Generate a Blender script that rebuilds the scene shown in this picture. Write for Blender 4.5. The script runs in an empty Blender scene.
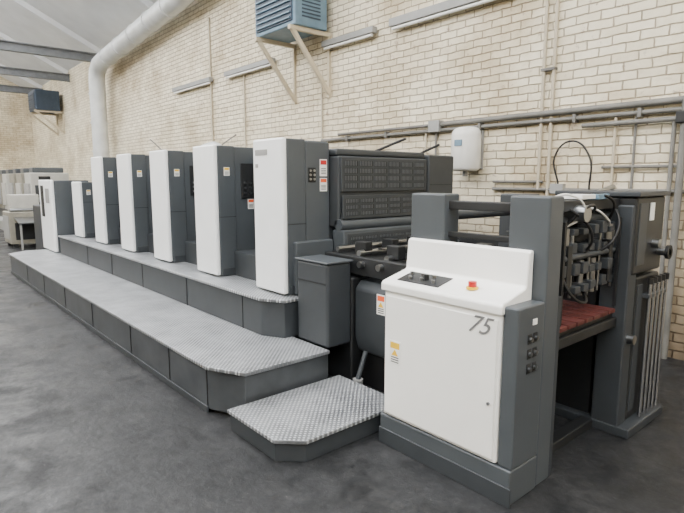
import bpy, bmesh, math, random
from mathutils import Vector, Matrix
random.seed(4)
S=bpy.context.scene
COL=S.collection

# ------------------------------------------------------------ materials
def nt(name):
    m=bpy.data.materials.new(name); m.use_nodes=True
    n=m.node_tree; b=n.nodes['Principled BSDF']
    return m,n,b
def mat(name,c,rough=.5,metal=0,var=.08,scale=6,bump=0.0,spec=.5):
    m,n,b=nt(name)
    tc=n.nodes.new('ShaderNodeTexCoord'); no=n.nodes.new('ShaderNodeTexNoise')
    no.inputs['Scale'].default_value=scale; no.inputs['Detail'].default_value=5
    n.links.new(tc.outputs['Object'],no.inputs['Vector'])
    r=n.nodes.new('ShaderNodeValToRGB')
    r.color_ramp.elements[0].position=.3; r.color_ramp.elements[1].position=.7
    r.color_ramp.elements[0].color=tuple(max(0,x*(1-var)) for x in c)+(1,)
    r.color_ramp.elements[1].color=tuple(min(1,x*(1+var)) for x in c)+(1,)
    n.links.new(no.outputs['Fac'],r.inputs['Fac']); n.links.new(r.outputs['Color'],b.inputs['Base Color'])
    b.inputs['Roughness'].default_value=rough; b.inputs['Metallic'].default_value=metal
    b.inputs['Specular IOR Level'].default_value=spec
    if bump:
        bp=n.nodes.new('ShaderNodeBump'); bp.inputs['Strength'].default_value=bump
        n.links.new(no.outputs['Fac'],bp.inputs['Height']); n.links.new(bp.outputs['Normal'],b.inputs['Normal'])
    return m
def mathn(n,op,a,b=None):
    x=n.nodes.new('ShaderNodeMath'); x.operation=op
    for i,v in enumerate((a,b)):
        if v is None: continue
        if isinstance(v,(int,float)): x.inputs[i].default_value=v
        else: n.links.new(v,x.inputs[i])
    return x.outputs[0]

M_white=mat('white_enamel',(.88,.895,.90),.35,var=.02)
M_cream=mat('offwhite_enamel',(.90,.895,.86),.4,var=.015)
M_grey=mat('slate_grey_enamel',(.064,.073,.081),.42,var=.05)
M_grey2=mat('slate_grey_dark',(.034,.039,.044),.5,var=.1)
M_skirt=mat('skirt_grey',(.048,.053,.058),.36,var=.25)
M_vent=mat('vent_grey',(.037,.042,.046),.5,var=.08)
M_louv=mat('louvre_grey',(.095,.105,.112),.5,var=.08)
M_dark=mat('dark_machine',(.012,.013,.014),.5,var=.25)
M_black=mat('black_rubber',(.006,.006,.0065),.5,var=.2)
M_steel=mat('steel',(.35,.36,.37),.3,1,var=.1)
M_chrome=mat('chrome',(.70,.71,.73),.18,1,var=.05)
M_red=mat('red_plastic',(.55,.02,.02),.4)
M_yellow=mat('yellow_plastic',(.8,.5,.02),.5)
M_orange=mat('orange_label',(.85,.12,.03),.5)
M_label=mat('label_white',(.85,.85,.82),.5,var=.02)
M_board=mat('red_brown_board',(.085,.018,.015),.6,var=.4,scale=20)
M_blue=mat('blue_heater_paint',(.13,.215,.29),.5,var=.15)
M_bluedk=mat('dark_blue_paint',(.03,.05,.08),.5,var=.15)
M_brkt=mat('cream_bracket',(.60,.52,.38),.6,var=.1)
M_duct=mat('galvanised_duct',(.66,.68,.68),.45,.3,var=.12,scale=3)
M_pipe=mat('grey_conduit',(.17,.165,.15),.6,var=.2)
M_pipecream=mat('painted_conduit',(.50,.44,.33),.6,var=.1)
M_beam=mat('steel_beam_paint',(.15,.16,.17),.6,var=.15)
M_beige=mat('beige_machine',(.24,.225,.18),.5,var=.15)
M_plast=mat('white_plastic',(.74,.73,.69),.35,var=.05)
M_roof=mat('roof_lining',(.70,.72,.74),.8,var=.08,scale=1.5)
M_fix=mat('fixture_grey',(.30,.30,.29),.5,var=.08)
M_mark=mat('marking_grey',(.15,.15,.15),.5,var=.08)
M_bgm=mat('background_panel',(.45,.44,.40),.5,var=.08)

def make_tread():
    m,n,b=nt('tread_plate')
    tc=n.nodes.new('ShaderNodeTexCoord'); sx=n.nodes.new('ShaderNodeSeparateXYZ')
    n.links.new(tc.outputs['Object'],sx.inputs[0])
    X,Y=sx.outputs[0],sx.outputs[1]
    k=math.pi/0.037
    a=mathn(n,'SINE',mathn(n,'MULTIPLY',mathn(n,'ADD',X,Y),k))
    c=mathn(n,'SINE',mathn(n,'MULTIPLY',mathn(n,'SUBTRACT',X,Y),k))
    p=mathn(n,'ABSOLUTE',mathn(n,'MULTIPLY',a,c))
    mr=n.nodes.new('ShaderNodeMapRange'); mr.inputs[1].default_value=.5; mr.inputs[2].default_value=.8
    n.links.new(p,mr.inputs[0])
    no=n.nodes.new('ShaderNodeTexNoise'); no.inputs['Scale'].default_value=3.2; no.inputs['Detail'].default_value=9; no.inputs['Roughness'].default_value=.7
    n.links.new(tc.outputs['Object'],no.inputs['Vector'])
    r=n.nodes.new('ShaderNodeValToRGB')
    r.color_ramp.elements[0].position=.38; r.color_ramp.elements[0].color=(.14,.147,.155,1)
    r.color_ramp.elements[1].position=.62; r.color_ramp.elements[1].color=(.30,.312,.325,1)
    n.links.new(no.outputs['Fac'],r.inputs['Fac'])
    mx=n.nodes.new('ShaderNodeMix'); mx.data_type='RGBA'
    n.links.new(mathn(n,'MULTIPLY',mr.outputs[0],.85),mx.inputs[0]); n.links.new(r.outputs['Color'],mx.inputs[6]); mx.inputs[7].default_value=(.62,.64,.66,1)
    n.links.new(mx.outputs[2],b.inputs['Base Color'])
    bp=n.nodes.new('ShaderNodeBump'); bp.inputs['Strength'].default_value=.7; bp.inputs['Distance'].default_value=.004
    n.links.new(mr.outputs[0],bp.inputs['Height']); n.links.new(bp.outputs['Normal'],b.inputs['Normal'])
    b.inputs['Metallic'].default_value=.45; b.inputs['Roughness'].default_value=.38
    return m
M_tread=make_tread()

def make_brick(name,axis):
    m,n,b=nt(name)
    tc=n.nodes.new('ShaderNodeTexCoord'); sx=n.nodes.new('ShaderNodeSeparateXYZ')
    n.links.new(tc.outputs['Object'],sx.inputs[0])
    cb=n.nodes.new('ShaderNodeCombineXYZ')
    n.links.new(sx.outputs[axis],cb.inputs[0]); n.links.new(sx.outputs[2],cb.inputs[1])
    wn=n.nodes.new('ShaderNodeTexNoise'); wn.inputs['Scale'].default_value=9; wn.inputs['Detail'].default_value=4
    n.links.new(tc.outputs['Object'],wn.inputs['Vector'])
    vm=n.nodes.new('ShaderNodeVectorMath'); vm.operation='SCALE'; vm.inputs['Scale'].default_value=.028
    n.links.new(wn.outputs['Color'],vm.inputs[0])
    va=n.nodes.new('ShaderNodeVectorMath'); va.operation='ADD'
    n.links.new(cb.outputs[0],va.inputs[0]); n.links.new(vm.outputs[0],va.inputs[1])
    br=n.nodes.new('ShaderNodeTexBrick')
    br.inputs['Scale'].default_value=1; br.inputs['Brick Width'].default_value=.24; br.inputs['Row Height'].default_value=.084
    br.inputs['Mortar Size'].default_value=.008; br.inputs['Mortar Smooth'].default_value=.7; br.inputs['Bias'].default_value=-.15
    br.inputs['Color1'].default_value=(.89,.81,.63,1); br.inputs['Color2'].default_value=(.73,.645,.475,1)
    br.inputs['Mortar'].default_value=(.44,.36,.25,1)
    n.links.new(va.outputs[0],br.inputs['Vector'])
    no=n.nodes.new('ShaderNodeTexNoise'); no.inputs['Scale'].default_value=.8; no.inputs['Detail'].default_value=9; no.inputs['Roughness'].default_value=.66
    n.links.new(tc.outputs['Object'],no.inputs['Vector'])
    r=n.nodes.new('ShaderNodeValToRGB')
    r.color_ramp.elements[0].position=.34; r.color_ramp.elements[0].color=(.66,.60,.51,1)
    r.color_ramp.elements[1].position=.54; r.color_ramp.elements[1].color=(1,1,1,1)
    n.links.new(no.outputs['Fac'],r.inputs['Fac'])
    mx=n.nodes.new('ShaderNodeMix'); mx.data_type='RGBA'; mx.blend_type='MULTIPLY'; mx.inputs[0].default_value=1
    n.links.new(br.outputs['Color'],mx.inputs[6]); n.links.new(r.outputs['Color'],mx.inputs[7])
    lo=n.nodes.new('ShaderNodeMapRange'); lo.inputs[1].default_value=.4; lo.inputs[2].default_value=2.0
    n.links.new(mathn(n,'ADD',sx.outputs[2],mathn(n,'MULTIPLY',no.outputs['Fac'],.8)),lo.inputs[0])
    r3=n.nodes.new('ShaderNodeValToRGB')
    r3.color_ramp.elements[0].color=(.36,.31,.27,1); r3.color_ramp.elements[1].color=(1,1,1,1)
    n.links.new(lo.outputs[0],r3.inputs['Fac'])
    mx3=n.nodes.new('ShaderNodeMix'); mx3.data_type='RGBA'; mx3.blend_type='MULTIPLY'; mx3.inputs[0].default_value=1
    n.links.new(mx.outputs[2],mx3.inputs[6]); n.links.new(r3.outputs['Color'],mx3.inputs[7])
    n2=n.nodes.new('ShaderNodeTexNoise'); n2.inputs['Scale'].default_value=9; n2.inputs['Detail'].default_value=8; n2.inputs['Roughness'].default_value=.7
    n.links.new(tc.outputs['Object'],n2.inputs['Vector'])
    r2=n.nodes.new('ShaderNodeValToRGB')
    r2.color_ramp.elements[0].position=.60; r2.color_ramp.elements[0].color=(0,0,0,1)
    r2.color_ramp.elements[1].position=.69; r2.color_ramp.elements[1].color=(.8,.8,.8,1)
    n.links.new(n2.outputs['Fac'],r2.inputs['Fac'])
    m2=n.nodes.new('ShaderNodeMix'); m2.data_type='RGBA'
    n.links.new(r2.outputs['Color'],m2.inputs[0]); n.links.new(mx3.outputs[2],m2.inputs[6]); m2.inputs[7].default_value=(.32,.235,.16,1)
    n.links.new(m2.outputs[2],b.inputs['Base Color'])
    b.inputs['Roughness'].default_value=.6
    inv=mathn(n,'SUBTRACT',1.0,br.outputs['Fac'])
    hs=mathn(n,'ADD',inv,mathn(n,'MULTIPLY',n2.outputs['Fac'],1.0))
    bp=n.nodes.new('ShaderNodeBump'); bp.inputs['Strength'].default_value=1.0; bp.inputs['Distance'].default_value=.018
    n.links.new(hs,bp.inputs['Height']); n.links.new(bp.outputs['Normal'],b.inputs['Normal'])
    return m
M_brickX=make_brick('painted_brick_long',0); M_brickY=make_brick('painted_brick_end',1)

def make_floor():
    m,n,b=nt('stained_concrete')
    tc=n.nodes.new('ShaderNodeTexCoord')
    def noise(s,d,w=.65):
        no=n.nodes.new('ShaderNodeTexNoise'); no.inputs['Scale'].default_value=s; no.inputs['Detail'].default_value=d
        no.inputs['Roughness'].default_value=w; no.inputs['Distortion'].default_value=.3
        n.links.new(tc.outputs['Object'],no.inputs['Vector']); return no.outputs['Fac']
    r=n.nodes.new('ShaderNodeValToRGB')
    e=r.color_ramp.elements
    e[0].position=.38; e[0].color=(.0095,.0099,.0105,1); e[1].position=.64; e[1].color=(.041,.041,.042,1)
    x=r.color_ramp.elements.new(.5); x.color=(.020,.0208,.022,1)
    s=mathn(n,'ADD',mathn(n,'MULTIPLY',noise(1.4,10),.4),mathn(n,'MULTIPLY',noise(13,10,.8),.6))
    n.links.new(s,r.inputs['Fac'])
    r2=n.nodes.new('ShaderNodeValToRGB'); r2.color_ramp.elements[0].position=.62; r2.color_ramp.elements[0].color=(0,0,0,1)
    r2.color_ramp.elements[1].position=.72; r2.color_ramp.elements[1].color=(.7,.7,.7,1)
    n.links.new(noise(34,6,.7),r2.inputs['Fac'])
    mx=n.nodes.new('ShaderNodeMix'); mx.data_type='RGBA'
    n.links.new(r2.outputs['Color'],mx.inputs[0]); n.links.new(r.outputs['Color'],mx.inputs[6]); mx.inputs[7].default_value=(.10,.10,.098,1)
    n.links.new(mx.outputs[2],b.inputs['Base Color'])
    rr=n.nodes.new('ShaderNodeMapRange'); rr.inputs[1].default_value=.38; rr.inputs[2].default_value=.62; rr.inputs[3].default_value=.30; rr.inputs[4].default_value=.70
    n.links.new(noise(3.2,9),rr.inputs[0]); n.links.new(rr.outputs[0],b.inputs['Roughness'])
    b.inputs['Specular IOR Level'].default_value=.32
    bp=n.nodes.new('ShaderNodeBump'); bp.inputs['Strength'].default_value=.4; bp.inputs['Distance'].default_value=.01
    n.links.new(noise(16,9),bp.inputs['Height']); n.links.new(bp.outputs['Normal'],b.inputs['Normal'])
    return m
M_floor=make_floor()
def emis(name,c,s):
    m,n,b=nt(name); b.inputs['Base Color'].default_value=(.8,.8,.8,1)
    b.inputs['Emission Color'].default_value=c+(1,); b.inputs['Emission Strength'].default_value=s
    return m
M_sky=emis('rooflight_glazing',(.985,.99,1.0),9.8)

# ------------------------------------------------------------ geometry
def empty(name):
    e=bpy.data.objects.new(name,None); e.empty_display_size=.2; COL.objects.link(e); return e
def fin(name,bm,m,parent,bevel=0,smooth=False):
    bmesh.ops.recalc_face_normals(bm,faces=bm.faces)
    me=bpy.data.meshes.new(name); bm.to_mesh(me); bm.free()
    me.materials.append(m)
    o=bpy.data.objects.new(name,me); COL.objects.link(o)
    if parent: o.parent=parent
    if bevel:
        md=o.modifiers.new('bevel','BEVEL'); md.width=bevel; md.segments=3; md.limit_method='ANGLE'; md.angle_limit=math.radians(40)
        for p in me.polygons: p.use_smooth=True
        w=o.modifiers.new('wn','WEIGHTED_NORMAL'); w.keep_sharp=True
    elif smooth:
        for p in me.polygons: p.use_smooth=True
        try: me.set_sharp_from_angle(angle=math.radians(40))
        except Exception: pass
    return o
def addbox(bm,x0,x1,y0,y1,z0,z1):
    v=[bm.verts.new((x,y,z)) for x in (x0,x1) for y in (y0,y1) for z in (z0,z1)]
    for f in ((0,1,3,2),(4,6,7,5),(0,4,5,1),(2,3,7,6),(0,2,6,4),(1,5,7,3)): bm.faces.new([v[i] for i in f])
def box(name,x0,x1,y0,y1,z0,z1,m,parent=None,bevel=.008):
    bm=bmesh.new(); addbox(bm,x0,x1,y0,y1,z0,z1); return fin(name,bm,m,parent,bevel)
def boxes(name,lst,m,parent=None,bevel=0):
    bm=bmesh.new()
    for b in lst: addbox(bm,*b)
    return fin(name,bm,m,parent,bevel)
def prism(name,pts,axis,a0,a1,m,parent=None,bevel=.008):
    bm=bmesh.new()
    def P(p,a):
        return {'z':(p[0],p[1],a),'x':(a,p[0],p[1]),'y':(p[0],a,p[1])}[axis]
    A=[bm.verts.new(P(p,a0)) for p in pts]; B=[bm.verts.new(P(p,a1)) for p in pts]
    bm.faces.new(A); bm.faces.new(B[::-1])
    for i in range(len(pts)):
        j=(i+1)%len(pts); bm.faces.new((A[i],A[j],B[j],B[i]))
    return fin(name,bm,m,parent,bevel)
def addcyl(bm,p0,p1,r,seg=20,r2=None):
    p0=Vector(p0);p1=Vector(p1);d=p1-p0
    q=d.to_track_quat('Z','Y').to_matrix().to_4x4()
    mt=Matrix.Translation((p0+p1)/2)@q
    bmesh.ops.create_cone(bm,cap_ends=True,segments=seg,radius1=r,radius2=r if r2 is None else r2,depth=d.length,matrix=mt)
def cyl(name,p0,p1,r,m,parent=None,seg=24,r2=None):
    bm=bmesh.new(); addcyl(bm,p0,p1,r,seg,r2); return fin(name,bm,m,parent,0,True)
def cyls(name,lst,m,parent=None,seg=16):
    bm=bmesh.new()
    for l in lst: addcyl(bm,l[0],l[1],l[2],seg)
    return fin(name,bm,m,parent,0,True)
def bar(name,p0,p1,w,h,m,parent=None,bevel=.003):
    p0=Vector(p0);p1=Vector(p1);d=p1-p0
    q=d.to_track_quat('X','Z').to_matrix().to_4x4()
    mt=Matrix.Translation((p0+p1)/2)@q@Matrix.Diagonal((d.length,w,h,1))
    bm=bmesh.new(); bmesh.ops.create_cube(bm,size=1,matrix=mt); return fin(name,bm,m,parent,bevel)
def tube(name,paths,r,m,parent=None,poly=False):
    cu=bpy.data.curves.new(name,'CURVE'); cu.dimensions='3D'; cu.bevel_depth=r; cu.bevel_resolution=4; cu.use_fill_caps=True
    if not isinstance(paths[0][0],(tuple,list)): paths=[paths]
    for pts in paths:
        if poly:
            sp=cu.splines.new('POLY'); sp.points.add(len(pts)-1)
            for i,p in enumerate(pts): sp.points[i].co=(*p,1)
        else:
            sp=cu.splines.new('BEZIER'); sp.bezier_points.add(len(pts)-1)
            for i,p in enumerate(pts):
                bp=sp.bezier_points[i]; bp.co=p; bp.handle_left_type=bp.handle_right_type='AUTO'
    t=bpy.data.objects.new(name+'_c',cu); COL.objects.link(t)
    bpy.context.view_layer.update()
    me=bpy.data.meshes.new_from_object(t.evaluated_get(bpy.context.evaluated_depsgraph_get()))
    bpy.data.objects.remove(t); me.name=name
    me.materials.clear(); me.materials.append(m)
    for p in me.polygons: p.use_smooth=True
    o=bpy.data.objects.new(name,me); COL.objects.link(o)
    if parent: o.parent=parent
    return o
def label_x(name,x,y,z,w,h,parent,top=M_orange):
    box(name,x,x+.003,y-w/2,y+w/2,z-h/2,z+h/2,M_label,parent,0)
    box(name+'_band',x+.003,x+.004,y-w*.42,y+w*.42,z+h*.18,z+h*.44,top,parent,0)
    boxes(name+'_text',[(x+.003,x+.004,y-w*.35,y+w*.35,z-h*(.05+.1*i)-h*.02,z-h*(.05+.1*i)+h*.02) for i in range(4)],M_dark,parent)
def label_y(name,x,y,z,w,h,parent,top=M_orange):
    box(name,x-w/2,x+w/2,y-.003,y,z-h/2,z+h/2,M_label,parent,0)
    box(name+'_band',x-w*.42,x+w*.42,y-.004,y-.003,z+h*.18,z+h*.44,top,parent,0)
    prism(name+'_triangle',[(x-w*.3,z-h*.12),(x+w*.3,z-h*.12),(x,z+h*.14)],'y',y-.0045,y-.003,M_yellow,parent,0)
    boxes(name+'_text',[(x-w*.35,x+w*.35,y-.004,y-.003,z-h*(.2+.1*i)-h*.02,z-h*(.2+.1*i)+h*.02) for i in range(3)],M_dark,parent)

# ------------------------------------------------------------ room shell
WY=5.3; FX=-27
box('floor',FX,7,-6.3,WY,-.1,0,M_floor,None,0)
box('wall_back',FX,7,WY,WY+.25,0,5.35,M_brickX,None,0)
box('wall_front_unseen',FX,7,-6.55,-6.3,0,5.35,M_brickX,None,0)  # unseen wall, added to enclose the room for darker shadows
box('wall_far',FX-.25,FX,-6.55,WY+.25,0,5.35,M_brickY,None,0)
box('wall_near_unseen',7,7.25,-6.55,WY+.25,0,5.35,M_brickY,None,0)  # added out of view to cut side light, leaving the rooflights
prism('gable_far',[(5.55,5.35),(-6.55,5.35),(-.5,8.35)],'x',FX-.25,FX,M_brickY,None,0)
prism('gable_near',[(5.55,5.35),(-6.55,5.35),(-.5,8.35)],'x',7,7.25,M_brickY,None,0)
roof=empty('ceiling')
def roof_slab(name,y0,y1,x0,x1,m,off=0):
    def z(y): return 5.35+.5*(5.4-y) if y>-.5 else 5.35+.5*(y+6.4)
    prism(name,[(y0,z(y0)+off),(y1,z(y1)+off),(y1,z(y1)+off+.08),(y0,z(y0)+off+.08)],'x',x0,x1,m,roof,0)
YL=2.75
roof_slab('roof_lower_back',YL,5.55,FX,7,M_roof)
roof_slab('roof_upper_back',-.499,.4,FX,7,M_roof)
roof_slab('roof_upper_front',-1.6,-.501,FX,7,M_roof)
roof_slab('roof_lower_front',-6.55,-4.2,FX,7,M_roof)
for i in range(12):
    x0=FX+i*34/12
    roof_slab('rooflight_back_%d'%i,.4,YL,x0+.08,x0+34/12-.08,M_sky)
    roof_slab('rooflight_front_%d'%i,-4.2,-1.6,x0+.08,x0+34/12-.08,M_sky)
    roof_slab('glazing_bar_back_%d'%i,.4,YL,x0-.08 if i else x0,x0+.08,M_roof)
    roof_slab('glazing_bar_front_%d'%i,-4.2,-1.6,x0-.08 if i else x0,x0+.08,M_roof)
roof_slab('roof_end_strip_back',.4,YL,6.92,7,M_roof)
roof_slab('roof_end_strip_front',-4.2,-1.6,6.92,7,M_roof)
for i,x in enumerate((-24.5,-20.6,-16.8,-12.2)):
    e=empty('roof_beam')
    def I(name,p0,p1,w=.16,h=.22):
        bar(name,p0,p1,.02,h,M_beam,e)
        p0=Vector(p0);p1=Vector(p1)
        bar(name+'_top_flange',p0+Vector((0,0,h/2)),p1+Vector((0,0,h/2)),w,.025,M_beam,e)
        bar(name+'_bottom_flange',p0-Vector((0,0,h/2)),p1-Vector((0,0,h/2)),w,.025,M_beam,e)
    if i<3: I('tie_beam',(x,WY,5.08),(x,-6.3,5.08))
    bar('rafter_back',(x,WY-.05,5.24),(x,-.5,8.1),.1,.14,M_roof,e)
    bar('rafter_front',(x,-6.2,5.24),(x,-.5,8.1),.1,.14,M_roof,e)
box('trim_pilaster',-1.42,-.95,WY-.12,WY,0,5.35,M_brickX,None,.01)

# ------------------------------------------------------------ press
P=empty('offset_printing_press')
front=1.56
pts=[(-10.85,1.85),(-10.6,front),(-3.24,front),(-2.95,1.70),(-2.95,2.42),(-10.85,2.42)]
prism('walkway_skirt',[(-10.83,1.87),(-10.59,front+.02),(-3.245,front+.02),(-2.97,1.71),(-2.97,2.42),(-10.83,2.42)],'z',.03,.315,M_skirt,P,.006)
prism('walkway_plinth',[(-10.78,1.92),(-10.56,front+.05),(-3.26,front+.05),(-3.0,1.73),(-3.0,2.42),(-10.78,2.42)],'z',0,.03,M_black,P,0)
prism('walkway_tread',pts,'z',.318,.345,M_tread,P,.006)
boxes('walkway_skirt_seams',[(x-.004,x+.004,front+.015,front+.025,.03,.315) for x in (-3.26,-3.9,-4.75,-5.9,-7.0,-8.1,-9.2)],M_black,P)
boxes('walkway_skirt_lower_rail',[(-10.58,-3.25,front+.008,front+.02,.0,.05)],M_grey2,P,.004)
prism('upper_step_skirt',[(-10.0,2.24),(-3.61,2.24),(-3.42,2.34),(-3.42,2.6),(-10.0,2.6)],'z',.345,.635,M_grey2,P,.006)
prism('upper_step_tread',[(-10.02,2.22),(-3.60,2.22),(-3.40,2.33),(-3.40,2.6),(-10.02,2.6)],'z',.635,.66,M_tread,P,.006)
boxes('upper_step_seams',[(x-.003,x+.003,2.235,2.245,.345,.635) for x in (-3.9,-5.0,-6.2,-7.3,-8.4)],M_black,P)
box('machine_bed',-10.0,-3.45,2.6,4.3,0,.9,M_grey2,P,.01)
box('unit_core',-9.2,-3.55,2.86,4.3,.9,1.84,M_grey,P,.02)
box('low_core',-10.1,-9.2,2.86,4.3,.9,1.5,M_grey,P,.02)
X0=-3.945; PITCH=1.145
for i in range(6):
    a=X0-PITCH*i; b=a+.435; top=1.93 if i<5 else 1.57
    n='unit%d_'%(i+1)
    box(n+'white_cover',a,b,2.40,2.45,.675,top,M_white,P,.018)
    box(n+'tower_front',a+.004,b-.004,2.45,2.63,.665,top-.006,M_grey,P,.01)
    box(n+'tower_rear',a+.03,b-.02,2.633,2.88,.665,top-.012,M_grey,P,.01)
    box(n+'recess_door',a-.6,a+.0,2.80,2.87,.68,top-.1,M_grey2,P,.012)
    box(n+'recess_handle',a-.5,a-.3,2.775,2.80,1.25,1.28,M_dark,P,.004)
    if i:
        box(n+'control_plate',b-.02,b-.005,2.70,2.84,1.42,1.76 if top>1.6 else 1.5,M_dark,P,.004)
        cyls(n+'push_buttons',[((b-.005,2.74+.06*(k%2),1.47+.05*(k//2)),(b+.006,2.74+.06*(k%2),1.47+.05*(k//2)),.012) for k in range(6 if top>1.6 else 1)],M_steel,P,12)
        label_x(n+'side_label',b-.018,2.81,1.36,.07,.1,P)
        label_x(n+'caution_label',b-.003,2.54,1.68 if top>1.6 else 1.4,.06,.08,P,M_yellow)
    boxes(n+'side_seam',[(b-.006,b-.003,2.45,2.63,1.24,1.246)],M_black,P)
    box(n+'foot_panel',b-.004,b+.01,2.47,2.86,.665,.74,M_grey2,P,.006)
box('maker_plate',-3.90,-3.72,2.396,2.40,1.80,1.845,M_fix,P,.001)
box('small_plate',-3.9,-3.86,2.396,2.40,1.70,1.73,M_fix,P,.001)
B=-3.52
label_x('near_label_1',B+.001,2.82,1.70,.075,.14,P,M_red)
label_x('near_label_2',B+.001,2.82,1.56,.075,.11,P)
box('near_button_plate',B-.006,B+.004,2.66,2.74,1.58,1.70,M_dark,P,.003)
cyls('near_buttons',[((B,2.68+.04*(k%2),1.605+.035*(k//2)),(B+.014,2.68+.04*(k%2),1.605+.035*(k//2)),.010) for k in range(6)],M_steel,P,12)
box('near_tower_rear_cover',-3.60,B,2.635,2.89,.665,1.91,M_grey,P,.012)
box('near_lower_cover',-3.55,-3.47,2.50,2.89,.665,1.10,M_grey,P,.012)
box('vent_housing',-3.56,-3.42,2.9,4.02,1.2,1.80,M_vent,P,.02)
box('vent_housing_top',-3.9,-3.44,2.9,4.02,1.80,1.86,M_vent,P,.02)
def vents(name,y0,y1,z0,z1,cols,rows,x):
    box(name+'_panel',x-.02,x,y0,y1,z0,z1,M_vent,P,.006)
    L=[];D=[]
    dy=(y1-y0-.04)/cols; dz=(z1-z0-.04)/rows
    for c in range(cols):
        for r in range(rows):
            ya=y0+.02+c*dy+.012; yb=ya+dy-.024; za=z0+.02+r*dz+.008; zb=za+dz-.016
            D.append((x,x+.002,ya,yb,za,zb))
            nn=int((yb-ya)/.018)
            for k in range(nn): L.append((x+.002,x+.006,ya+k*.018+.002,ya+k*.018+.009,za+.003,zb-.003))
    boxes(name+'_slots',D,M_black,P); boxes(name+'_louvres',L,M_louv,P)
vents('vent_upper',2.92,4.0,1.50,1.79,6,4,-3.40)
vents('vent_middle',2.92,4.0,1.27,1.47,6,3,-3.38)
cyl('guard_roller_cover',(-3.42,2.9,1.22),(-3.42,4.02,1.22),.05,M_grey,P)
vents('vent_lower',2.94,4.0,1.02,1.15,6,2,-3.34)
box('lower_guard',-3.5,-3.345,2.9,4.02,.95,1.18,M_grey,P,.015)
box('drive_side_tower',-3.85,-3.40,4.03,4.42,.3,1.84,M_vent,P,.02)
boxes('drive_side_tower_seams',[(-3.402,-3.398,4.05,4.40,z,z+.006) for z in (1.3,1.55)],M_black,P)
box('drive_side_cover',-9.0,-3.86,4.3,4.42,.3,1.8,M_grey2,P,.02)
cyls('top_levers',[((-3.6,3.5,1.86),(-3.45,3.75,1.98),.012),((-3.6,4.1,1.85),(-3.5,4.3,1.95),.012)],M_black,P)
box('inker_box',-3.36,-2.98,2.42,2.66,.345,.985,M_grey2,P,.025)
box('inker_box_top',-3.37,-2.97,2.41,2.67,.985,1.0,M_grey,P,.006)
boxes('inker_box_seam',[(-3.34,-3.0,2.417,2.421,.83,.835)],M_black,P)
box('inker_box_back',-3.44,-2.98,2.66,4.2,.0,.86,M_dark,P,.02)
prism('side_guard',[(2.72,.28),(2.68,.40),(2.68,.78),(2.74,.84),(3.0,.86),(3.0,.28)],'x',-2.97,-2.24,M_grey2,P,.02)
label_y('side_guard_label',-2.68,2.68,.70,.085,.15,P)
box('feedboard_base',-2.97,-2.24,3.0,4.0,0,.86,M_dark,P,.02)
box('side_guard_plinth',-2.96,-2.24,2.75,3.0,0,.28,M_black,P,.01)
prism('feed_board',[(-3.36,.99),(-3.36,1.02),(-2.2,.97),(-2.2,.94)],'y',2.78,3.98,M_dark,P,.003)
cyls('feed_rollers',[((x,2.75,1.05-.04*(x+3.3)),(x,3.98,1.05-.04*(x+3.3)),.024) for x in (-3.25,-3.0,-2.7)],M_steel,P)
boxes('feed_board_tapes',[(-3.25,-2.25,y,y+.03,1.055,1.06) for y in (2.95,3.2,3.45,3.7)],M_black,P)
box('feed_side_rail',-3.36,-2.22,2.70,2.76,.88,1.02,M_dark,P,.01)
box('feed_side_rail_far',-3.36,-2.22,3.98,4.06,.6,1.1,M_dark,P,.01)
cyls('gripper_knobs',[((x,2.66,.97),(x,2.72,.97),.025) for x in (-2.9,-2.7,-2.45)],M_steel,P)
boxes('register_blocks',[(x,x+.12,y,y+.08,1.02,1.12) for x in (-3.1,-2.75,-2.4) for y in (2.8,3.1,3.4)],M_dark,P,.006)
cyl('floor_support_jack',(-2.86,2.62,.0),(-2.86,2.62,.10),.04,M_fix,P)
cyl('floor_support_stem',(-2.86,2.62,.10),(-2.86,2.70,.30),.018,M_grey,P)
# delivery end
box('delivery_front_cover',-11.0,-10.12,2.18,2.24,.36,1.6,M_white,P,.02)
box('delivery_tower',-10.99,-10.12,2.24,2.8,.0,1.59,M_grey,P,.015)
box('delivery_window',-10.85,-10.65,2.172,2.18,.95,1.5,M_dark,P,.004)
box('delivery_panel_display',-10.5,-10.25,2.172,2.18,1.2,1.45,M_fix,P,.004)
box('delivery_body',-11.9,-10.1,2.8,4.3,0,1.55,M_grey2,P,.02)
box('delivery_end',-12.3,-11.01,2.3,4.3,0,1.1,M_grey2,P,.02)

# ------------------------------------------------------------ small step
ST=empty('access_step')
prism('step_skirt',[(-2.93,1.57),(-2.41,1.57),(-2.29,1.70),(-2.29,2.5),(-2.93,2.5)],'z',.0,.115,M_grey2,ST,.005)
prism('step_tread',[(-2.94,1.555),(-2.405,1.555),(-2.275,1.69),(-2.275,2.5),(-2.94,2.5)],'z',.115,.14,M_tread,ST,.005)

# ------------------------------------------------------------ control cabinet
C=empty('control_cabinet')
box('cabinet_body',-2.17,-1.385,2.2,2.455,.19,.97,M_cream,C,.012)
box('cabinet_door',-2.15,-1.40,2.19,2.2,.21,.93,M_cream,C,.006)
prism('cabinet_hood',[(2.185,.955),(2.185,1.0),(2.2,1.015),(2.385,1.06),(2.40,1.07),(2.415,1.235),(2.43,1.25),(2.456,1.25),(2.456,.955)],'x',-2.19,-1.375,M_cream,C,.01)
box('cabinet_plinth',-2.2,-1.30,2.2,2.455,0,.185,M_grey,C,.01)
box('cabinet_plinth_toe',-2.2,-1.29,2.19,2.2,.0,.10,M_grey2,C,.004)
box('button_box',-1.382,-1.30,2.21,2.455,.185,1.0,M_grey,C,.012)
def zt(y): return 1.015+(y-2.2)*(.045/.185)
prism('control_plate',[(2.23,zt(2.23)+.001),(2.36,zt(2.36)+.001),(2.36,zt(2.36)+.006),(2.23,zt(2.23)+.006)],'x',-2.10,-1.80,M_dark,C,.001)
L=[]
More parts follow.
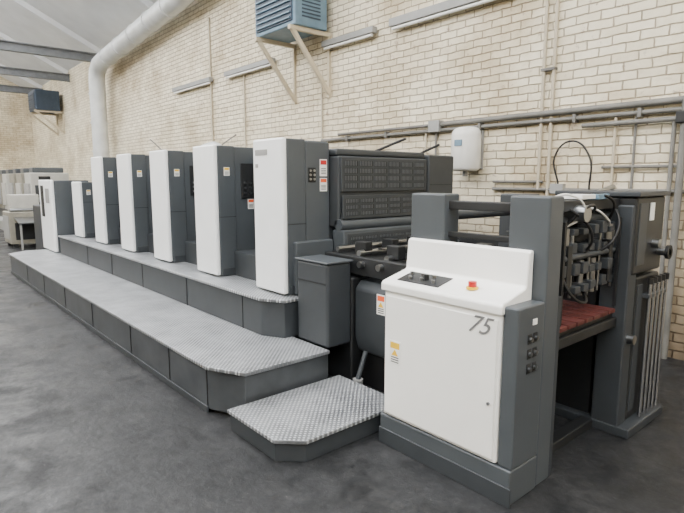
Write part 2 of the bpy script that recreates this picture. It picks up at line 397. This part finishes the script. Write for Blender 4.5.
for k in range(6):
    y=2.265 if k%2 else 2.325; x=-2.07+.042*k
    L.append(((x,y,zt(y)),(x,y,zt(y)+.022),.011))
cyls('control_buttons',L,M_steel,C,14)
cyl('selector_knob',(-1.93,2.29,zt(2.29)),(-1.93,2.29,zt(2.29)+.035),.014,M_black,C)
cyl('emergency_stop_collar',(-1.62,2.29,zt(2.29)),(-1.62,2.29,zt(2.29)+.012),.032,M_yellow,C)
cyl('emergency_stop_button',(-1.62,2.29,zt(2.29)+.012),(-1.62,2.29,zt(2.29)+.04),.022,M_red,C)
label_y('cabinet_warning_label',-2.07,2.19,.60,.085,.14,C,M_yellow)
cyl('cabinet_lock',(-1.43,2.18,.5),(-1.43,2.19,.5),.008,M_steel,C)
cu=bpy.data.curves.new('number','FONT'); cu.body='75'; cu.size=.13; cu.shear=.5; cu.extrude=.001
t=bpy.data.objects.new('t',cu); COL.objects.link(t); t.location=(-1.575,2.188,.845); t.rotation_euler=(math.pi/2,0,0)
bpy.context.view_layer.update()
me=bpy.data.meshes.new_from_object(t.evaluated_get(bpy.context.evaluated_depsgraph_get())); me.transform(t.matrix_world); bpy.data.objects.remove(t)
me.materials.clear(); me.materials.append(M_mark)
o=bpy.data.objects.new('number_marking',me); COL.objects.link(o); o.parent=C
boxes('side_button_plates',[(-1.30,-1.295,y,y+.035,.66+.075*k,.71+.075*k) for y in (2.30,2.35) for k in range(3)],M_dark,C,.003)
cyls('side_buttons',[((-1.295,2.3175+.05*(k%2),.685+.075*(k//2)),(-1.283,2.3175+.05*(k%2),.685+.075*(k//2)),.011) for k in range(6)],M_steel,C,12)
box('side_tag',-1.30,-1.297,2.34,2.38,.90,.93,M_label,C,.001)

# ------------------------------------------------------------ feeder
F=empty('paper_feeder')
box('post_near_left',-2.21,-1.95,2.46,2.60,0,1.52,M_grey,F,.012)
box('post_near_right',-1.53,-1.305,2.46,2.60,0,1.52,M_grey,F,.012)
box('near_side_plate',-1.95,-1.53,2.47,2.55,0,1.0,M_grey2,F,.006)
box('near_top_rail',-1.97,-1.5,2.50,2.56,1.43,1.48,M_dark,F,.006)
box('near_lower_rail',-1.97,-1.5,2.5,2.54,1.27,1.30,M_dark,F,.004)
box('post_far_left',-2.21,-1.97,3.42,3.56,0,1.50,M_grey2,F,.012)
box('post_far_right',-1.44,-1.27,3.38,3.5,0,1.45,M_grey2,F,.012)
box('far_side_plate',-2.0,-1.48,3.44,3.5,0,1.1,M_dark,F,.006)
box('far_gearbox',-1.75,-1.26,3.40,3.86,1.02,1.50,M_dark,F,.02)
box('far_gearbox_lid',-1.77,-1.24,3.38,3.88,1.50,1.53,M_grey2,F,.006)
box('far_gearbox_plate',-1.26,-1.252,3.60,3.66,1.35,1.46,M_label,F,.002)
box('far_gearbox_panel',-1.262,-1.254,3.44,3.56,1.08,1.46,M_grey2,F,.006)
box('far_cabinet',-1.75,-1.27,3.5,3.88,.06,1.0,M_dark,F,.015)
box('far_cabinet_panel',-1.272,-1.262,3.52,3.60,.12,.95,M_grey2,F,.006)
box('far_foot',-1.85,-1.2,3.37,3.96,0,.06,M_grey2,F,.008)
cyl('hand_wheel_hub',(-1.26,3.80,1.14),(-1.19,3.80,1.14),.025,M_steel,F)
cyl('hand_wheel',(-1.21,3.80,1.14),(-1.19,3.80,1.14),.045,M_black,F)
cyl('selector_hub',(-1.26,3.70,1.2),(-1.22,3.70,1.2),.03,M_steel,F)
cyls('chrome_rods',[((-1.23,3.62+.068*k,.07),(-1.23,3.62+.068*k,.95),.012) for k in range(5)],M_chrome,F)
cyls('rod_caps',[((-1.23,3.62+.068*k,.95),(-1.23,3.62+.068*k,.99),.018) for k in range(5)],M_black,F)
box('rod_rack',-1.27,-1.22,3.59,3.91,.86,.885,M_grey2,F,.004)
cyl('far_disc',(-1.27,3.44,.62),(-1.23,3.44,.62),.03,M_steel,F)
cyls('cross_bars',[((-1.42,2.58,1.38),(-1.42,3.42,1.38),.03),((-1.62,2.58,1.30),(-1.62,3.44,1.30),.022),((-2.08,2.6,1.38),(-2.08,3.45,1.38),.03),((-1.36,2.58,1.18),(-1.36,3.42,1.18),.018)],M_grey2,F)
box('cross_beam_top',-1.50,-1.36,2.6,3.42,1.43,1.49,M_dark,F,.006)
box('cross_beam_back',-2.2,-2.12,2.6,3.45,.92,1.05,M_grey2,F,.006)
box('suction_head_body',-1.78,-1.42,2.85,3.22,1.12,1.30,M_dark,F,.02)
box('suction_head_cap',-1.70,-1.46,2.9,3.15,1.30,1.40,M_grey2,F,.02)
boxes('suction_arms',[(-1.5,-1.34,2.74,2.79,1.0,1.25),(-1.5,-1.34,3.25,3.3,1.0,1.25),(-1.46,-1.40,2.95,2.99,.92,1.14),(-1.46,-1.40,3.1,3.14,.92,1.14),(-1.46,-1.36,2.8,3.3,1.08,1.12)],M_dark,F,.004)
cyls('suction_cylinders',[((-1.38,2.76,1.18),(-1.38,2.76,1.34),.028),((-1.38,2.97,.95),(-1.38,2.97,1.15),.02),((-1.38,3.12,.95),(-1.38,3.12,1.15),.02),((-1.38,3.3,1.18),(-1.38,3.3,1.34),.028),((-1.44,2.85,1.42),(-1.3,2.85,1.42),.045)],M_steel,F)
boxes('suction_small_parts',[(-1.44+.02*random.random(),-1.36+.04*random.random(),y,y+.04+.03*random.random(),z,z+.03+.04*random.random()) for y in (2.7,2.82,2.92,3.02,3.1,3.2,3.3) for z in (.98,1.08,1.2,1.3)],M_grey2,F,.004)
cyls('suction_springs',[((-1.37,y,.95),(-1.37,y,1.3),.008) for y in (2.7,2.84,3.05,3.18,3.36)],M_steel,F)
tube('air_hoses',[[(-1.4,2.78,1.34),(-1.3,2.86,1.46),(-1.35,3.0,1.42),(-1.5,3.0,1.38)],
 [(-1.4,2.97,1.15),(-1.30,2.92,1.28),(-1.34,2.8,1.42),(-1.45,2.7,1.48)],
 [(-1.4,3.12,1.15),(-1.30,3.2,1.26),(-1.34,3.3,1.42),(-1.5,3.38,1.46)],
 [(-1.38,3.3,1.34),(-1.32,3.2,1.48),(-1.4,3.05,1.52),(-1.5,2.9,1.49)],
 [(-1.36,2.7,1.1),(-1.30,2.74,.98),(-1.3,2.9,.94),(-1.4,3.0,1.0)]],.008,M_black,F)
tube('clear_hoses',[[(-1.4,2.8,1.34),(-1.32,2.85,1.42),(-1.35,2.75,1.52),(-1.45,2.65,1.49)],
 [(-1.38,3.3,1.3),(-1.31,3.12,1.38),(-1.36,2.95,1.45),(-1.5,2.9,1.42)]],.006,M_plast,F)
box('pile_table',-2.1,-1.34,2.62,3.36,.76,.80,M_dark,F,.006)
boxes('pile_boards',[(-2.05,-1.31,2.64+.1*k,2.72+.1*k,.80,.825) for k in range(7)],M_board,F,.004)
box('pile_table_cross',-1.38,-1.32,2.6,3.38,.70,.76,M_dark,F,.006)
boxes('lift_chains',[(-1.34,-1.325,y,y+.02,.83,1.38) for y in (2.66,3.34)],M_dark,F)
box('feeder_back_panel',-2.2,-2.14,2.6,3.42,0,.9,M_dark,F,.006)
box('feeder_inner_guard',-1.9,-1.86,2.6,3.42,.05,.72,M_dark,F,.006)
box('feeder_floor_beam',-1.50,-1.42,2.6,3.38,0,.06,M_dark,F,.008)
box('feeder_side_inner',-1.5,-1.31,2.6,2.64,.0,1.0,M_grey2,F,.006)
box('feeder_box_top',-1.46,-1.34,2.86,3.02,1.495,1.52,M_label,F,.003)
box('feeder_box_blue',-1.42,-1.34,3.06,3.20,1.49,1.52,M_blue,F,.004)
cyl('feeder_top_roller',(-1.6,3.2,1.44),(-1.6,3.86,1.55),.02,M_steel,F)

# ------------------------------------------------------------ wall services
def fixture(x0,x1,h=.08):
    e=empty('fluorescent_batten')
    box('batten_body',x0,x1,WY-.12,WY-.03,3.56,3.56+h,M_fix,e,.006)
    cyl('tube_lamp',(x0+.04,WY-.085,3.535),(x1-.04,WY-.085,3.535),.02,M_label,e)
    box('batten_mount',x0+.2,x0+.3,WY-.03,WY,3.56,3.62,M_fix,e,.002)
    box('batten_mount_b',x1-.3,x1-.2,WY-.03,WY,3.56,3.62,M_fix,e,.002)
fixture(-5.1,-3.2,.10); fixture(-6.5,-5.4); fixture(-9.5,-7.85); fixture(-11.9,-10.1)
def heater(x0,x1,y0,z0,z1,mm,zb):
    e=empty('unit_heater')
    box('heater_case',x0,x1,y0,WY-.12,z0,z1,mm,e,.02)
    box('heater_front_frame',x0+.06,x1-.06,y0-.02,y0,z0+.06,z1-.06,M_bluedk,e,.006)
    boxes('heater_louvres',[(x0+.08,x1-.08,y0-.045,y0-.018,z0+.09+i*.075,z0+.11+i*.075) for i in range(int((z1-z0-.2)/.075)+1)],mm,e,.002)
    boxes('heater_side_grille',[(x1,x1+.006,y0+.12,WY-.25,z0+.12+i*.05,z0+.14+i*.05) for i in range(int((z1-z0-.25)/.05))],M_bluedk,e)
    for k,x in enumerate((x0+.08,x1-.08)):
        bar('bracket_arm_%d'%k,(x,y0-.05,z0-.03),(x,WY,z0-.03),.06,.06,M_brkt,e)
        bar('bracket_brace_%d'%k,(x,y0,z0-.04),(x,WY-.02,zb),.05,.06,M_brkt,e)
        bar('bracket_wall_leg_%d'%k,(x,WY-.02,z0),(x,WY-.02,zb-.05),.05,.04,M_brkt,e)
heater(-7.4,-6.35,4.6,3.76,4.6,M_blue,2.88)
heater(-22.7,-21.6,4.4,4.05,4.75,M_bluedk,3.3)

pipe=empty('wall_conduit')
cyls('conduit_runs',[((-6.6,WY-.04,2.20),(-1.42,WY-.04,2.20),.022),((-6.2,WY-.04,2.27),(-4.35,WY-.04,2.27),.018),((-12,WY-.04,2.12),(-6.6,WY-.04,2.12),.018),
  ((-4.35,WY-.05,2.27),(-1.42,WY-.05,2.28),.03),((-3.5,WY-.03,1.50),(-1.42,WY-.03,1.50),.018),((-3.5,WY-.03,1.58),(-2.9,WY-.03,1.58),.014),((-2.3,WY-.03,1.72),(-1.42,WY-.03,1.72),.014)],M_pipe,pipe)
cyls('conduit_drops',[((-2.95,WY-.03,1.5),(-2.95,WY-.03,5.3),.018),((-2.84,WY-.03,1.3),(-2.84,WY-.03,5.3),.018)],M_pipecream,pipe)
cyls('conduit_risers',[((-6.6,WY-.03,1.9),(-6.6,WY-.03,3.1),.015),((-8.9,WY-.03,1.9),(-8.9,WY-.03,3.5),.015),((-10.2,WY-.03,2),(-10.2,WY-.03,4.8),.02),((-4.5,WY-.03,1.5),(-4.5,WY-.03,2.2),.014),((-2.2,WY-.03,1.0),(-2.2,WY-.03,2.2),.014)],M_pipecream,pipe)
cyls('conduit_thin_drops',[((-2.02,WY-.03,.6),(-2.02,WY-.03,2.2),.012),((-4.34,WY-.03,1.2),(-4.34,WY-.03,2.2),.014)],M_pipe,pipe)
box('junction_box',-4.42,-4.25,WY-.1,WY-.0,2.18,2.32,M_fix,pipe,.008)
boxes('conduit_saddles',[(x,x+.03,WY-.075,WY,2.16,2.24) for x in (-6,-5.2,-3.7,-2.6,-2.0)]+[(-2.97,-2.82,WY-.06,WY,z,z+.025) for z in (2.7,3.5,4.3)],M_pipe,pipe)
cyls('thick_pipe',[((-2.5,WY-.06,2.12),(-1.62,WY-.06,2.12),.022),((-1.62,WY-.06,0),(-1.62,WY-.06,2.30),.03),((-1.70,WY-.05,0),(-1.70,WY-.05,2.12),.018)],M_pipe,pipe)
box('pipe_tee',-1.68,-1.56,WY-.11,WY,2.08,2.18,M_dark,pipe,.01)
tube('cable_loop',[(-2.72,WY-.05,1.55),(-2.76,WY-.06,1.85),(-2.6,WY-.06,1.98),(-2.42,WY-.06,1.84),(-2.40,WY-.05,1.5)],.009,M_black,pipe)
box('socket_box',-2.8,-2.66,WY-.07,WY,1.46,1.56,M_fix,pipe,.006)

w=empty('wall_dispenser')
cx=-3.80; N=32
bm=bmesh.new(); prof=[(1.70,.12),(1.715,.15),(1.74,.165),(2.10,.165),(2.15,.155),(2.18,.13),(2.195,.09),(2.20,.04)]
rings_=[[bm.verts.new((cx+1.08*r*math.cos(2*math.pi*k/N),WY-.15+.9*r*math.sin(2*math.pi*k/N),z)) for k in range(N)] for z,r in prof]
for A_,B_ in zip(rings_,rings_[1:]):
    for k in range(N): bm.faces.new((A_[k],A_[(k+1)%N],B_[(k+1)%N],B_[k]))
bm.faces.new(rings_[0]); bm.faces.new(rings_[-1])
fin('dispenser_tank',bm,M_plast,w,0,True)
box('dispenser_back_plate',cx-.14,cx+.14,WY-.03,WY,1.72,2.16,M_fix,w,.004)
box('dispenser_badge',cx-.05,cx+.05,WY-.306,WY-.285,1.98,2.05,M_blue,w,.004)
cyl('dispenser_nozzle',(cx,WY-.15,1.64),(cx,WY-.15,1.70),.03,M_fix,w)
cc=empty('drooping_cable')
tube('cable_sag',[(-13.5,WY-.05,2.6),(-12.2,WY-.08,2.15),(-10.8,WY-.08,2.05),(-9.2,WY-.06,2.45)],.012,M_pipe,cc)

# ------------------------------------------------------------ ventilation duct
D=empty('ventilation_duct')
path=[(-16.3,4.9,0),(-16.3,4.9,1.0),(-16.3,4.9,3.0),(-16.3,4.9,4.35),(-16.22,4.9,4.6),(-15.95,4.9,4.76),(-15.5,4.9,4.82),(-10.6,4.9,5.22),(-9.6,4.8,5.3)]
tube('duct_run',path,.22,M_duct,D,True)
rings=[]
for z in (.8,1.6,2.4,3.2,4.0): rings.append(((-16.3,4.9,z-.02),(-16.3,4.9,z+.02),.235))
for x in (-15.2,-14.2,-13.2,-12.2,-11.2):
    z=4.82+(x+15.5)/4.9*.4; rings.append(((x-.02,4.9,z),(x+.02,4.9,z+.003),.235))
cyls('duct_joint_rings',rings,M_duct,D,24)
E=empty('flexible_extract_duct')
tube('flex_arch',[(-9.9,4.75,0),(-9.9,4.75,1.5),(-9.85,4.75,2.0),(-9.4,4.75,2.2),(-8.9,4.75,2.1),(-8.8,4.75,1.7),(-8.8,4.75,0)],.09,M_duct,E)

# ------------------------------------------------------------ background machines at far left
def bgm(x,y):
    e=empty('sheet_folding_machine')
    box('main_frame',x,x+.9,y,y+.8,.1,.85,M_beige,e,.02)
    boxes('feet',[(x+a,x+a+.1,y+b,y+b+.1,0,.1) for a in (.05,.75) for b in (.05,.65)],M_dark,e,.004)
    box('top_housing',x+.1,x+.6,y+.1,y+.7,.85,1.25,M_bgm,e,.02)
    box('front_panel',x+.08,x+.8,y-.015,y,.2,.75,M_fix,e,.01)
    box('side_panel',x+.9,x+.915,y+.1,y+.7,.2,.6,M_dark,e,.006)
    prism('delivery_tray',[(x+.9,.70),(x+1.4,.60),(x+1.4,.63),(x+.9,.74)],'y',y+.1,y+.7,M_steel,e,.004)
    boxes('tray_legs',[(x+1.34,x+1.38,y+.12,y+.16,0,.62),(x+1.34,x+1.38,y+.64,y+.68,0,.62)],M_fix,e,.002)
    cyls('rollers',[((x+.68+.1*k,y+.05,.89),(x+.68+.1*k,y+.75,.89),.04) for k in range(2)],M_steel,e)
bgm(-15.3,2.2)
bp=empty('background_printing_press')
box('bed',-26,-16.9,3.2,4.3,0,.6,M_grey2,bp,.02)
box('footplate',-26,-16.8,2.85,3.2,0,.3,M_fix,bp,.01)
for i in range(7):
    x=-17.9-1.25*i
    box('unit_%d'%i,x,x+.8,3.2,4.2,.6,1.8,M_beige if i%3 else M_bgm,bp,.03)
    box('unit_guard_%d'%i,x+.08,x+.72,3.15,3.2,.75,1.5,M_bgm if i%2 else M_fix,bp,.01)
    box('unit_ink_%d'%i,x+.15,x+.65,3.3,4.1,1.8,1.95,M_grey,bp,.03)
    box('unit_side_%d'%i,x+.8,x+.82,3.3,4.1,.7,1.45,M_grey2,bp,.006)
    box('unit_gauge_%d'%i,x+.82,x+.83,3.4,3.7,1.5,1.7,M_dark,bp,.004)
    cyls('unit_rollers_%d'%i,[((x+.95,3.25,.8),(x+.95,4.2,.8),.09),((x+1.0,3.25,1.05),(x+1.0,4.2,1.05),.06)],M_steel,bp)

# ------------------------------------------------------------ world, camera
wd=bpy.data.worlds.new('World'); S.world=wd; wd.use_nodes=True
bg=wd.node_tree.nodes['Background']; bg.inputs[0].default_value=(.86,.93,1,1); bg.inputs[1].default_value=.9
cam=bpy.data.cameras.new('camera'); co=bpy.data.objects.new('camera',cam); COL.objects.link(co)
cam.lens=28.0; cam.sensor_width=36; cam.clip_end=200
co.location=(0,0,1.6); co.rotation_euler=(math.radians(81.8),0,math.radians(49.3))
S.camera=co
